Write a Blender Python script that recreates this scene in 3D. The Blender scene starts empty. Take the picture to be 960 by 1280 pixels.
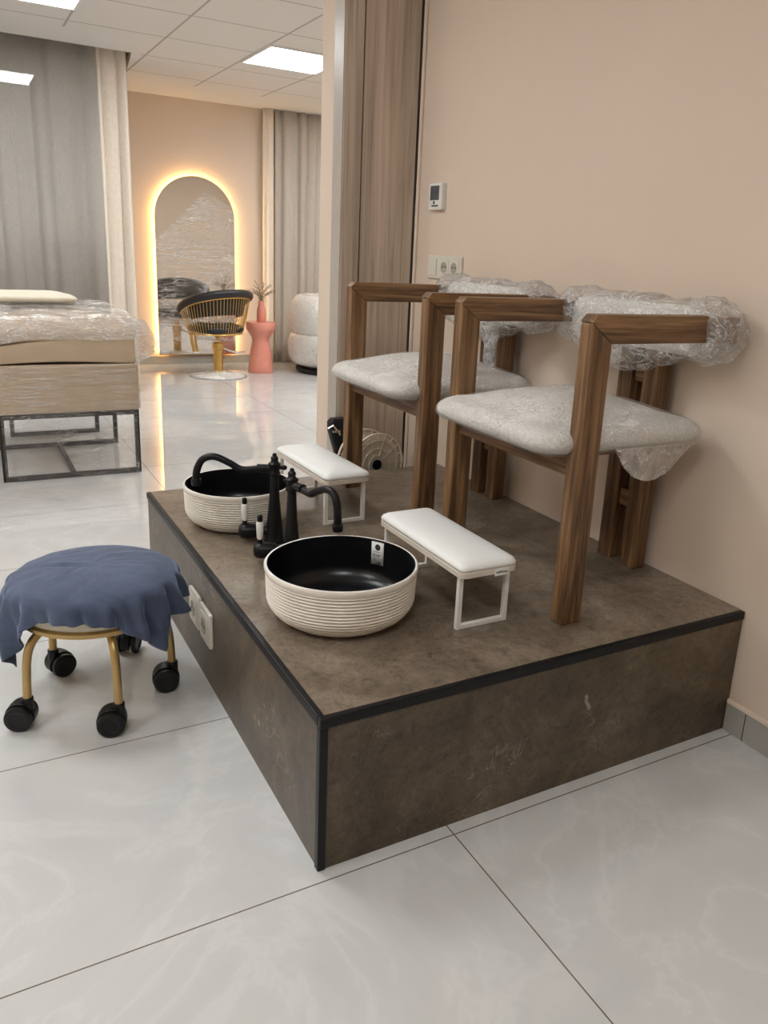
import bpy, bmesh, math, random
from mathutils import Vector, Matrix, noise as mnoise
random.seed(7)
PI = math.pi
sc = bpy.context.scene
COL = sc.collection

# ------------------------------------------------------------------ camera, world, exposure
cam = bpy.data.objects.new('camera', bpy.data.cameras.new('camera'))
COL.objects.link(cam)
_R = ((0.869, 0.485, 0.093), (-0.491, 0.830, 0.264), (0.051, -0.275, 0.960))  # columns: right, forward, up
_yaw, _pit, _rol = -0.5291, -0.2786, -0.0530
def _cam_matrix():
    Rz = Matrix.Rotation(_yaw, 3, 'Z'); Rx = Matrix.Rotation(_pit, 3, 'X'); Ry = Matrix.Rotation(_rol, 3, 'Y')
    R = Rz @ Rx @ Ry
    r, f, u = R.col[0], R.col[1], R.col[2]
    m = Matrix((r, u, -f)).transposed().to_4x4()
    m.translation = (-0.5298, -1.2208, 1.1966)
    return m
cam.matrix_world = _cam_matrix()
cd = cam.data
cd.sensor_fit = 'HORIZONTAL'; cd.sensor_width = 36.0
cd.lens = 1001.19 / 960 * 36.0
cd.shift_x = (480 - 523.38) / 960
cd.shift_y = (601.71 - 640) / 960
cd.clip_start = 0.02
sc.camera = cam

world = bpy.data.worlds.new('night'); sc.world = world
world.use_nodes = True
world.node_tree.nodes['Background'].inputs[0].default_value = (0.02, 0.022, 0.03, 1)
world.node_tree.nodes['Background'].inputs[1].default_value = 1.0

vs = sc.view_settings
vs.view_transform = 'Standard'; vs.look = 'None'; vs.gamma = 1.0; vs.use_curve_mapping = False
vs.exposure = 1.25
PANEL_POWER = 8.0          # emission of the ceiling light diffusers
STRIP_POWER = 10.5         # emission of the strip behind the mirror

# ------------------------------------------------------------------ materials
def new_mat(name):
    m = bpy.data.materials.new(name); m.use_nodes = True
    nt = m.node_tree
    return m, nt, nt.nodes['Principled BSDF']
def N(nt, typ, **kw):
    n = nt.nodes.new(typ)
    for k, v in kw.items(): setattr(n, k, v)
    return n
def coords(nt, scale=(1, 1, 1), rot=(0, 0, 0)):
    t = N(nt, 'ShaderNodeTexCoord'); mp = N(nt, 'ShaderNodeMapping')
    mp.inputs['Scale'].default_value = scale; mp.inputs['Rotation'].default_value = rot
    nt.links.new(t.outputs['Object'], mp.inputs['Vector'])
    return mp.outputs['Vector']
def noise(nt, vec, scale, detail=4, rough=.55, dist=0):
    n = N(nt, 'ShaderNodeTexNoise')
    n.inputs['Scale'].default_value = scale; n.inputs['Detail'].default_value = detail
    n.inputs['Roughness'].default_value = rough; n.inputs['Distortion'].default_value = dist
    nt.links.new(vec, n.inputs['Vector'])
    return n.outputs['Fac']
def ramp(nt, fac, stops):
    r = N(nt, 'ShaderNodeValToRGB')
    e = r.color_ramp.elements
    while len(e) < len(stops): e.new(0.5)
    for k, (p, c) in enumerate(stops):
        e[k].position = p; e[k].color = (c[0], c[1], c[2], 1) if len(c) == 3 else c
    nt.links.new(fac, r.inputs['Fac'])
    return r.outputs['Color']
def bump(nt, b, height, strength, dist=0.01):
    n = N(nt, 'ShaderNodeBump'); n.inputs['Strength'].default_value = strength; n.inputs['Distance'].default_value = dist
    nt.links.new(height, n.inputs['Height']); nt.links.new(n.outputs['Normal'], b.inputs['Normal'])
def g3(v): return (v, v, v)
def plain(name, col, rough=.5, metal=0, spec=.5, var=.06, scale=18, bmp=0, bscale=60, coat=0, sheen=0):
    m, nt, b = new_mat(name)
    b.inputs['Roughness'].default_value = rough; b.inputs['Metallic'].default_value = metal
    b.inputs['Specular IOR Level'].default_value = spec
    b.inputs['Coat Weight'].default_value = coat
    if sheen: b.inputs['Sheen Weight'].default_value = sheen
    v = coords(nt)
    f = noise(nt, v, scale)
    lo = tuple(max(0, c * (1 - var)) for c in col); hi = tuple(min(1, c * (1 + var)) for c in col)
    nt.links.new(ramp(nt, f, [(.3, lo), (.7, hi)]), b.inputs['Base Color'])
    if bmp: bump(nt, b, noise(nt, v, bscale), bmp)
    return m
def emit(name, col, strength):
    m, nt, b = new_mat(name)
    b.inputs['Base Color'].default_value = (*col, 1)
    b.inputs['Emission Color'].default_value = (*col, 1); b.inputs['Emission Strength'].default_value = strength
    return m
def wood(name, axis, dark, mid, light, rough=.42, s=1.0):
    m, nt, b = new_mat(name)
    sc3 = [26 * s, 26 * s, 26 * s]; sc3[axis] = 1.6 * s
    v = coords(nt, sc3)
    f = noise(nt, v, 1.0, 6, .6, 1.2)
    sc2 = [150 * s, 150 * s, 150 * s]; sc2[axis] = 5 * s
    f2 = noise(nt, coords(nt, sc2), 1.0, 3)
    mx = N(nt, 'ShaderNodeMix', data_type='RGBA', blend_type='MULTIPLY'); mx.inputs[0].default_value = .75
    nt.links.new(ramp(nt, f, [(.32, dark), (.5, mid), (.68, light)]), mx.inputs[6])
    nt.links.new(ramp(nt, f2, [(.36, g3(.42)), (.56, g3(1.05))]), mx.inputs[7])
    nt.links.new(mx.outputs[2], b.inputs['Base Color'])
    b.inputs['Roughness'].default_value = rough
    bump(nt, b, f2, .12, .002)
    return m
def film(name, haze=.05, crease=.4, streak=(18, 18, 18), rot=(0, 0, 0), strength=.6, gloss=.35, base=.03, width=.05, patch=0.0, rough=.10, dist=1.2):
    """thin clear plastic: see-through, with sharp wrinkle highlights and white crease lines that paint in further shine"""
    m = bpy.data.materials.new(name); m.use_nodes = True
    nt = m.node_tree; nt.nodes.clear()
    out = N(nt, 'ShaderNodeOutputMaterial')
    tr = N(nt, 'ShaderNodeBsdfTransparent'); gl = N(nt, 'ShaderNodeBsdfGlossy'); df = N(nt, 'ShaderNodeBsdfDiffuse')
    tl = N(nt, 'ShaderNodeBsdfTranslucent')
    gl.inputs['Roughness'].default_value = rough; gl.inputs['Color'].default_value = (1, 1, 1, 1)
    df.inputs['Color'].default_value = (.95, .945, .93, 1); tl.inputs['Color'].default_value = (.95, .945, .93, 1)
    v = coords(nt, streak, rot)
    f = noise(nt, v, 1.0, 5, .6, dist)
    rid = N(nt, 'ShaderNodeMath', operation='SUBTRACT'); rid.inputs[1].default_value = .5; nt.links.new(f, rid.inputs[0])
    ab = N(nt, 'ShaderNodeMath', operation='ABSOLUTE'); nt.links.new(rid.outputs[0], ab.inputs[0])
    bp = N(nt, 'ShaderNodeBump'); bp.inputs['Strength'].default_value = strength; bp.inputs['Distance'].default_value = .03
    nt.links.new(f, bp.inputs['Height'])
    nt.links.new(bp.outputs['Normal'], gl.inputs['Normal'])
    cr = ramp(nt, ab.outputs[0], [(0, g3(1)), (width * .35, g3(.35)), (width, g3(0))])  # white along the creases stands in for wrinkle highlights
    if patch:
        pm = noise(nt, coords(nt, (3.5, 3.5, 3.5)), 1.0, 3)
        mm = N(nt, 'ShaderNodeMath', operation='MULTIPLY'); nt.links.new(cr, mm.inputs[0])
        nt.links.new(ramp(nt, pm, [(.5 - .12 + patch * .1, g3(0)), (.5 + .12 + patch * .1, g3(1))]), mm.inputs[1]); cr = mm.outputs[0]
    lw = N(nt, 'ShaderNodeLayerWeight'); lw.inputs['Blend'].default_value = .30
    m1 = N(nt, 'ShaderNodeMath', operation='MULTIPLY_ADD'); m1.inputs[1].default_value = gloss; m1.inputs[2].default_value = base
    nt.links.new(lw.outputs['Fresnel'], m1.inputs[0]); m1.use_clamp = True
    hz = N(nt, 'ShaderNodeMath', operation='MULTIPLY_ADD'); hz.inputs[1].default_value = crease; hz.inputs[2].default_value = haze
    nt.links.new(cr, hz.inputs[0]); hz.use_clamp = True
    ds = N(nt, 'ShaderNodeMixShader'); ds.inputs[0].default_value = .4
    nt.links.new(df.outputs[0], ds.inputs[1]); nt.links.new(tl.outputs[0], ds.inputs[2])
    a = N(nt, 'ShaderNodeMixShader'); nt.links.new(hz.outputs[0], a.inputs[0])
    nt.links.new(tr.outputs[0], a.inputs[1]); nt.links.new(ds.outputs[0], a.inputs[2])
    b = N(nt, 'ShaderNodeMixShader'); nt.links.new(m1.outputs[0], b.inputs[0])
    nt.links.new(a.outputs[0], b.inputs[1]); nt.links.new(gl.outputs[0], b.inputs[2])
    nt.links.new(b.outputs[0], out.inputs['Surface'])
    return m
def stone(name, dark, mid, light, rough=.45, grout=None):
    m, nt, b = new_mat(name)
    v = coords(nt)
    f = noise(nt, v, 4.2, 10, .72, .6)
    f2 = noise(nt, v, 26, 6, .7, .8)
    col = ramp(nt, f, [(.36, dark), (.5, mid), (.64, light)])
    mx = N(nt, 'ShaderNodeMix', data_type='RGBA', blend_type='MULTIPLY'); mx.inputs[0].default_value = .7
    nt.links.new(col, mx.inputs[6]); nt.links.new(ramp(nt, f2, [(.34, g3(.42)), (.45, g3(.92)), (.7, g3(1.15))]), mx.inputs[7])
    # fine pale scratches / fossil marks
    vo = N(nt, 'ShaderNodeTexNoise'); vo.inputs['Scale'].default_value = 7; vo.inputs['Detail'].default_value = 7
    vo.inputs['Distortion'].default_value = 2.5; nt.links.new(v, vo.inputs['Vector'])
    s1 = N(nt, 'ShaderNodeMath', operation='SUBTRACT'); s1.inputs[1].default_value = .5; nt.links.new(vo.outputs['Fac'], s1.inputs[0])
    s2 = N(nt, 'ShaderNodeMath', operation='ABSOLUTE'); nt.links.new(s1.outputs[0], s2.inputs[0])
    msk = noise(nt, v, 4.5, 3)
    k = N(nt, 'ShaderNodeMath', operation='MULTIPLY')
    nt.links.new(ramp(nt, s2.outputs[0], [(0, g3(.8)), (.012, g3(0))]), k.inputs[0]); nt.links.new(ramp(nt, msk, [(.55, g3(0)), (.66, g3(1))]), k.inputs[1])
    m3 = N(nt, 'ShaderNodeMix', data_type='RGBA'); nt.links.new(k.outputs[0], m3.inputs[0])
    f3 = noise(nt, v, 85, 5, .75, 1.0)
    ms = N(nt, 'ShaderNodeMix', data_type='RGBA', blend_type='MULTIPLY'); ms.inputs[0].default_value = .8
    nt.links.new(mx.outputs[2], ms.inputs[6]); nt.links.new(ramp(nt, f3, [(.34, g3(.50)), (.46, g3(.95)), (.66, g3(1.2))]), ms.inputs[7])
    nt.links.new(ms.outputs[2], m3.inputs[6]); m3.inputs[7].default_value = (.36, .30, .23, 1)
    last = m3.outputs[2]
    nt.links.new(last, b.inputs['Base Color'])
    b.inputs['Roughness'].default_value = rough
    bump(nt, b, f2, .08, .003)
    return m

def floor_material():
    m, nt, b = new_mat('porcelain floor tile')
    v = coords(nt)
    mp = N(nt, 'ShaderNodeMapping'); mp.inputs['Location'].default_value = (.90, .031, 0)
    t = N(nt, 'ShaderNodeTexCoord'); nt.links.new(t.outputs['Object'], mp.inputs['Vector'])
    br = N(nt, 'ShaderNodeTexBrick'); br.offset = 0; br.squash = 1
    br.inputs['Scale'].default_value = 1; br.inputs['Brick Width'].default_value = 1.2; br.inputs['Row Height'].default_value = .635
    br.inputs['Mortar Size'].default_value = .0016; br.inputs['Mortar Smooth'].default_value = .1; br.inputs['Bias'].default_value = 0
    nt.links.new(mp.outputs['Vector'], br.inputs['Vector'])
    f = noise(nt, v, 1.6, 7, .6, 1.6)
    s1 = N(nt, 'ShaderNodeMath', operation='SUBTRACT'); s1.inputs[1].default_value = .5; nt.links.new(f, s1.inputs[0])
    s2 = N(nt, 'ShaderNodeMath', operation='ABSOLUTE'); nt.links.new(s1.outputs[0], s2.inputs[0])
    vein = ramp(nt, s2.outputs[0], [(0, (.665, .67, .66)), (.03, (.625, .63, .62)), (.2, (.585, .59, .58))])
    mx = N(nt, 'ShaderNodeMix', data_type='RGBA'); nt.links.new(br.outputs['Fac'], mx.inputs[0])
    nt.links.new(vein, mx.inputs[6]); mx.inputs[7].default_value = (.17, .14, .11, 1)
    nt.links.new(mx.outputs[2], b.inputs['Base Color'])
    b.inputs['Roughness'].default_value = .03
    b.inputs['Specular IOR Level'].default_value = .85
    return m
def ceiling_material():
    m, nt, b = new_mat('white ceiling tile with grey grid')
    mp = N(nt, 'ShaderNodeMapping'); mp.inputs['Location'].default_value = (.95, .50, 0)
    t = N(nt, 'ShaderNodeTexCoord'); nt.links.new(t.outputs['Object'], mp.inputs['Vector'])
    br = N(nt, 'ShaderNodeTexBrick'); br.offset = 0; br.squash = 1
    br.inputs['Scale'].default_value = 1; br.inputs['Brick Width'].default_value = .595; br.inputs['Row Height'].default_value = .645
    br.inputs['Mortar Size'].default_value = .008; br.inputs['Mortar Smooth'].default_value = .1
    nt.links.new(mp.outputs['Vector'], br.inputs['Vector'])
    # the plain plaster margin carries no grid
    sx = N(nt, 'ShaderNodeSeparateXYZ'); nt.links.new(t.outputs['Object'], sx.inputs[0])
    def gt(sock, v):
        n = N(nt, 'ShaderNodeMath', operation='LESS_THAN'); n.inputs[1].default_value = v; nt.links.new(sock, n.inputs[0]); return n.outputs[0]
    a = gt(sx.outputs['Y'], 6.27); c = gt(sx.outputs['Y'], 4.84)
    r = N(nt, 'ShaderNodeMath', operation='GREATER_THAN'); r.inputs[1].default_value = .80; nt.links.new(sx.outputs['X'], r.inputs[0])
    mxm = N(nt, 'ShaderNodeMath', operation='MAXIMUM'); nt.links.new(c, mxm.inputs[0]); nt.links.new(r.outputs[0], mxm.inputs[1])
    m1 = N(nt, 'ShaderNodeMath', operation='MULTIPLY'); nt.links.new(a, m1.inputs[0]); nt.links.new(mxm.outputs[0], m1.inputs[1])
    m2 = N(nt, 'ShaderNodeMath', operation='MULTIPLY'); nt.links.new(br.outputs['Fac'], m2.inputs[0]); nt.links.new(m1.outputs[0], m2.inputs[1])
    mx = N(nt, 'ShaderNodeMix', data_type='RGBA'); nt.links.new(m2.outputs[0], mx.inputs[0])
    mx.inputs[6].default_value = (.80, .765, .72, 1); mx.inputs[7].default_value = (.46, .44, .41, 1)
    nt.links.new(mx.outputs[2], b.inputs['Base Color']); b.inputs['Roughness'].default_value = .8
    return m
def platform_top_material():
    m = stone('brown stone tile, platform top', (.120, .090, .062), (.195, .152, .110), (.275, .220, .165), .36)
    nt = m.node_tree; b = nt.nodes['Principled BSDF']
    src = b.inputs['Base Color'].links[0].from_socket
    mp = N(nt, 'ShaderNodeMapping'); mp.inputs['Location'].default_value = (-.97, -.35, 0)
    t = N(nt, 'ShaderNodeTexCoord'); nt.links.new(t.outputs['Object'], mp.inputs['Vector'])
    br = N(nt, 'ShaderNodeTexBrick'); br.offset = 0
    br.inputs['Scale'].default_value = 1; br.inputs['Brick Width'].default_value = 1.2; br.inputs['Row Height'].default_value = .6
    br.inputs['Mortar Size'].default_value = .0013; br.inputs['Mortar Smooth'].default_value = .1
    nt.links.new(mp.outputs['Vector'], br.inputs['Vector'])
    mx = N(nt, 'ShaderNodeMix', data_type='RGBA'); nt.links.new(br.outputs['Fac'], mx.inputs[0])
    nt.links.new(src, mx.inputs[6]); mx.inputs[7].default_value = (.27, .22, .17, 1)
    nt.links.new(mx.outputs[2], b.inputs['Base Color'])
    return m
def sheer(name, col, see):
    m = bpy.data.materials.new(name); m.use_nodes = True
    nt = m.node_tree; b = nt.nodes['Principled BSDF']; out = nt.nodes['Material Output']
    v = coords(nt, (1, 1, 1))
    f = noise(nt, coords(nt, (260, 260, 40)), 1, 2)
    nt.links.new(ramp(nt, f, [(.3, tuple(c * .9 for c in col)), (.7, tuple(min(1, c * 1.08) for c in col))]), b.inputs['Base Color'])
    b.inputs['Roughness'].default_value = .85; b.inputs['Specular IOR Level'].default_value = .2
    b.inputs['Sheen Weight'].default_value = .2
    tr = N(nt, 'ShaderNodeBsdfTransparent'); mx = N(nt, 'ShaderNodeMixShader'); mx.inputs[0].default_value = see
    nt.links.new(b.outputs[0], mx.inputs[1]); nt.links.new(tr.outputs[0], mx.inputs[2]); nt.links.new(mx.outputs[0], out.inputs['Surface'])
    return m
def velvet():
    m, nt, b = new_mat('blue plush cloth')
    f = noise(nt, coords(nt), 9, 5, .6, .6)
    f2 = noise(nt, coords(nt), 240, 2)
    nt.links.new(ramp(nt, f, [(.3, (.040, .055, .100)), (.7, (.085, .110, .180))]), b.inputs['Base Color'])
    b.inputs['Roughness'].default_value = .8; b.inputs['Sheen Weight'].default_value = .55
    b.inputs['Sheen Roughness'].default_value = .4; b.inputs['Sheen Tint'].default_value = (.55, .65, .9, 1)
    bump(nt, b, f2, .25, .002)
    return m
def door_wood():
    m, nt, b = new_mat('grey brown laminate')
    f = noise(nt, coords(nt, (34, 34, .9)), 1, 6, .62, .9)
    f2 = noise(nt, coords(nt, (9, 9, .35)), 1, 3, .5, .3)
    mx = N(nt, 'ShaderNodeMix', data_type='RGBA', blend_type='MULTIPLY'); mx.inputs[0].default_value = .7
    nt.links.new(ramp(nt, f, [(.3, (.33, .255, .19)), (.5, (.52, .42, .33)), (.7, (.64, .54, .44))]), mx.inputs[6])
    nt.links.new(ramp(nt, f2, [(.35, g3(.74)), (.65, g3(1.1))]), mx.inputs[7])
    nt.links.new(mx.outputs[2], b.inputs['Base Color'])
    b.inputs['Roughness'].default_value = .3
    bump(nt, b, f2, .25, .02)
    return m

M = {}
M['wall'] = plain('peach wall paint', (.725, .60, .485), .75, var=.015, scale=2, bmp=.02, bscale=160)
M['trimwhite'] = plain('peach plaster strip', (.80, .66, .54), .6, var=.02)
M['floor'] = floor_material()
M['ceil'] = ceiling_material()
M['skirt'] = plain('grey tile skirting', (.40, .385, .345), .25, var=.06, scale=6)
M['top'] = platform_top_material()
M['side'] = stone('brown stone tile, platform sides', (.050, .033, .018), (.092, .065, .038), (.145, .107, .068), .38)
M['mark'] = plain('pale stone mark', (.30, .25, .19), .5, var=.3, scale=90)
M['blacktrim'] = plain('black metal edging', (.005, .005, .006), .42, metal=0, spec=.3, var=.1)
M['matblack'] = plain('matt black', (.005, .005, .006), .35, var=.1, spec=.3)
M['blackglaze'] = plain('black glaze', (.004, .004, .005), .28, var=.1, spec=.45)
M['blackplastic'] = plain('black plastic', (.007, .007, .008), .42, var=.1, spec=.35)
M['cream'] = plain('cream ceramic', (.78, .725, .64), .38, var=.02)
M['porcelain'] = plain('white porcelain', (.82, .80, .75), .2, var=.02)
M['white'] = plain('white leatherette', (.86, .87, .85), .42, var=.01, bmp=.03, bscale=300)
M['offwhite'] = plain('off white leatherette edge', (.66, .60, .52), .5, var=.02)
M['whitemetal'] = plain('white painted metal', (.80, .78, .73), .35, var=.02)
M['seatfabric'] = plain('pale woven fabric', (.80, .77, .72), .9, var=.14, scale=150, bmp=.5, bscale=190)
M['boucle'] = plain('white boucle', (.74, .71, .66), .9, var=.1, scale=60, bmp=.7, bscale=90)
WD, WM, WL = (.050, .021, .008), (.175, .088, .036), (.320, .178, .080)
M['wood_x'] = wood('walnut, grain along the arm', 0, WD, WM, WL)
M['wood_y'] = wood('walnut, grain across', 1, WD, WM, WL)
M['wood_z'] = wood('walnut, grain upright', 2, WD, WM, WL)
M['door'] = door_wood()
M['dooredge'] = plain('satin door edging', (.46, .41, .36), .35, metal=0, var=.05)
M['gap'] = plain('dark gap', (.03, .022, .016), .8)
M['gold'] = plain('brushed gold', (.70, .47, .16), .28, metal=1, var=.05)
M['goldmatte'] = plain('satin gold paint', (.52, .36, .15), .35, metal=.75, var=.05)
M['velvet'] = velvet()
M['socket'] = plain('ivory plastic', (.72, .68, .58), .35, var=.02)
M['socketdark'] = plain('socket holes', (.055, .05, .042), .6)
M['socketgrey'] = plain('ivory recess', (.42, .39, .32), .45, var=.02)
M['screen'] = plain('grey lcd', (.085, .095, .105), .3, var=.05)
M['print'] = plain('dark print', (.05, .05, .05), .7)
M['printgrey'] = plain('grey print', (.30, .31, .33), .7)
M['paper'] = plain('white paper', (.80, .80, .77), .6, var=.03)
M['tan'] = plain('tan upholstery', (.50, .385, .265), .6, var=.06, scale=8, bmp=.1, bscale=12)
M['creamfab'] = plain('cream upholstery', (.72, .66, .53), .7, var=.04)
M['darkmetal'] = plain('dark brown metal', (.022, .018, .016), .4, metal=.4)
M['blackleather'] = plain('black leather', (.012, .012, .013), .42, bmp=.1, bscale=120)
M['pink'] = plain('coral pink lacquer', (.74, .29, .215), .3, var=.05)
M['pinkvase'] = plain('coral pink ceramic', (.76, .30, .225), .4, var=.03)
M['twig'] = plain('dried twig', (.26, .20, .11), .8, var=.25)
M['spool'] = plain('ivory moulded plastic', (.82, .745, .63), .45, var=.04)
M['crate'] = plain('orange brown wood', (.40, .17, .05), .5, var=.2, scale=30)
M['pouch'] = plain('black nylon', (.008, .008, .009), .6, bmp=.2, bscale=200)
M['chrome'] = plain('chrome', (.75, .74, .72), .2, metal=1)
M['film_seat'] = film('clear wrap on seats', .03, .40, (34, 20, 34), strength=1.0, gloss=.32, base=.12, width=.045, patch=.1, rough=.11)
M['film_back'] = film('clear wrap on backrests', .15, .60, (26, 13, 26), strength=1.0, gloss=.4, base=.12, width=.06)
M['film_bed'] = film('clear wrap round the bed base', .02, .75, (2.2, 2.2, 46), (0, .09, 0), strength=.6, gloss=.25, base=.06, width=.05, patch=.02, dist=.5)
M['film_drape'] = film('clear wrap over the bed', .07, .75, (9, 9, 34), (0, .14, 0), strength=1.0, gloss=.35, base=.16, width=.07, dist=.9)
M['film_sofa'] = film('clear wrap on armchair', .05, .45, (7, 7, 7), strength=.7, gloss=.3, base=.08, width=.02, patch=.2)
M['film_mirror'] = film('clear wrap on mirror', .035, .90, (3, 1, 40), (0, .42, 0), strength=.35, gloss=.02, base=.03, width=.045, patch=.12, dist=.8)
M['film_floor'] = film('clear film on floor', .01, .40, (7, 26, 1), (0, 0, .5), strength=.7, gloss=.10, base=.02, width=.03, patch=.4)
M['film_legs'] = film('clear film between bed legs', .05, .55, (6, 6, 26), (0, .5, 0), strength=.6, gloss=.1, base=.04, width=.05, patch=.05)
M['film_white'] = film('milky wrap', .28, .45, (24, 24, 24), strength=.8, gloss=.4, base=.06, width=.08)
M['sheer'] = sheer('grey sheer curtain', (.80, .77, .72), .06)
M['peachcurtain'] = sheer('warm cream curtain', (.82, .73, .62), .02)
M['greycurtain'] = sheer('grey beige curtain', (.56, .50, .43), .04)
M['winglass'] = plain('dark window glass', (.02, .022, .025), .03, spec=.9)
def pane():
    m = bpy.data.materials.new('clear glass pane'); m.use_nodes = True
    nt = m.node_tree; nt.nodes.clear(); out = N(nt, 'ShaderNodeOutputMaterial')
    tr = N(nt, 'ShaderNodeBsdfTransparent'); gl = N(nt, 'ShaderNodeBsdfGlossy'); gl.inputs['Roughness'].default_value = .01
    lw = N(nt, 'ShaderNodeFresnel'); lw.inputs['IOR'].default_value = 1.45
    mx = N(nt, 'ShaderNodeMixShader'); nt.links.new(lw.outputs[0], mx.inputs[0]); nt.links.new(tr.outputs[0], mx.inputs[1]); nt.links.new(gl.outputs[0], mx.inputs[2])
    nt.links.new(mx.outputs[0], out.inputs['Surface']); return m
M['pane'] = pane()
M['winframe'] = plain('grey window frame', (.30, .28, .26), .4)
M['lamp'] = emit('ceiling light diffuser', (.965, .985, 1.0), PANEL_POWER)
M['lampframe'] = plain('white lamp frame', (.82, .81, .79), .4)
M['strip'] = emit('warm light strip', (1.0, .72, .34), STRIP_POWER)
def mirror_mat():
    m, nt, b = new_mat('mirror glass')
    b.inputs['Metallic'].default_value = 1; b.inputs['Roughness'].default_value = .03
    b.inputs['Base Color'].default_value = (.80, .79, .76, 1)
    return m
M['mirror'] = mirror_mat()

# ------------------------------------------------------------------ mesh helpers
def add_box(bm, x0, x1, y0, y1, z0, z1, mat=None):
    vs_ = [bm.verts.new((x, y, z)) for x in (x0, x1) for y in (y0, y1) for z in (z0, z1)]
    for f in ((0, 1, 3, 2), (4, 6, 7, 5), (0, 4, 5, 1), (2, 3, 7, 6), (0, 2, 6, 4), (1, 5, 7, 3)):
        bm.faces.new([vs_[i] for i in f])
    if mat is not None: bmesh.ops.transform(bm, matrix=mat, verts=vs_)
    return vs_
def add_lathe(bm, prof, n=48, mat=None, close=False):
    rings = []; allv = []
    for r, z in prof:
        if r < 1e-6:
            v = bm.verts.new((0, 0, z)); rings.append([v]); allv.append(v)
        else:
            ring = [bm.verts.new((r * math.cos(2 * PI * k / n), r * math.sin(2 * PI * k / n), z)) for k in range(n)]
            rings.append(ring); allv += ring
    pairs = list(zip(rings, rings[1:]))
    if close: pairs.append((rings[-1], rings[0]))
    for a, b in pairs:
        for k in range(n):
            k2 = (k + 1) % n
            if len(a) == 1 and len(b) == 1: continue
            if len(a) == 1: bm.faces.new((a[0], b[k2], b[k]))
            elif len(b) == 1: bm.faces.new((a[k], a[k2], b[0]))
            else: bm.faces.new((a[k], a[k2], b[k2], b[k]))
    if mat is not None: bmesh.ops.transform(bm, matrix=mat, verts=allv)
def add_tube(bm, pts, rad, n=10, closed=False, cap=True, flat=1.0):
    pts = [Vector(p) for p in pts]; L = len(pts)
    rads = rad if isinstance(rad, (list, tuple)) else [rad] * L
    up = Vector((0, 0, 1)); rings = []
    prev = None
    for i, p in enumerate(pts):
        if closed: t = pts[(i + 1) % L] - pts[i - 1]
        else: t = pts[min(i + 1, L - 1)] - pts[max(i - 1, 0)]
        t.normalize()
        if prev is None:
            a = t.cross(up)
            if a.length < .05: a = t.cross(Vector((1, 0, 0)))
        else:
            a = prev - t * prev.dot(t)
            if a.length < 1e-4: a = t.cross(up)
        a.normalize(); prev = a
        b = t.cross(a)
        rings.append([bm.verts.new(p + rads[i] * (a * math.cos(2 * PI * k / n) + b * flat * math.sin(2 * PI * k / n))) for k in range(n)])
    R = list(zip(rings, rings[1:])) + ([(rings[-1], rings[0])] if closed else [])
    for a, b in R:
        for k in range(n):
            bm.faces.new((a[k], a[(k + 1) % n], b[(k + 1) % n], b[k]))
    if cap and not closed:
        bm.faces.new(rings[0][::-1]); bm.faces.new(rings[-1])
def smooth_path(pts, m=8):
    P = [Vector(p) for p in pts]; out = []
    for i in range(len(P) - 1):
        p0 = P[max(i - 1, 0)]; p1 = P[i]; p2 = P[i + 1]; p3 = P[min(i + 2, len(P) - 1)]
        for k in range(m):
            t = k / m
            out.append(.5 * ((2 * p1) + (-p0 + p2) * t + (2 * p0 - 5 * p1 + 4 * p2 - p3) * t * t + (-p0 + 3 * p1 - 3 * p2 + p3) * t ** 3))
    out.append(P[-1]); return out
def add_prism(bm, poly, z0, z1, mat=None):
    """poly: list of (x, y), extruded in z"""
    lo = [bm.verts.new((x, y, z0)) for x, y in poly]; hi = [bm.verts.new((x, y, z1)) for x, y in poly]
    n = len(poly)
    bm.faces.new(lo[::-1]); bm.faces.new(hi)
    for k in range(n): bm.faces.new((lo[k], lo[(k + 1) % n], hi[(k + 1) % n], hi[k]))
    if mat is not None: bmesh.ops.transform(bm, matrix=mat, verts=lo + hi)
def rrect(x0, x1, y0, y1, r, n=6):
    out = []
    for cx, cy, a0 in ((x1 - r, y1 - r, 0), (x0 + r, y1 - r, 90), (x0 + r, y0 + r, 180), (x1 - r, y0 + r, 270)):
        for k in range(n + 1):
            a = math.radians(a0 + 90 * k / n); out.append((cx + r * math.cos(a), cy + r * math.sin(a)))
    return out
def loft(bm, loops, cap0=True, cap1=True):
    rings = [[bm.verts.new(p) for p in lp] for lp in loops]
    n = len(rings[0])
    for a, b in zip(rings, rings[1:]):
        for k in range(n): bm.faces.new((a[k], a[(k + 1) % n], b[(k + 1) % n], b[k]))
    if cap0: bm.faces.new(rings[0][::-1])
    if cap1: bm.faces.new(rings[-1])
    return rings
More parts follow.
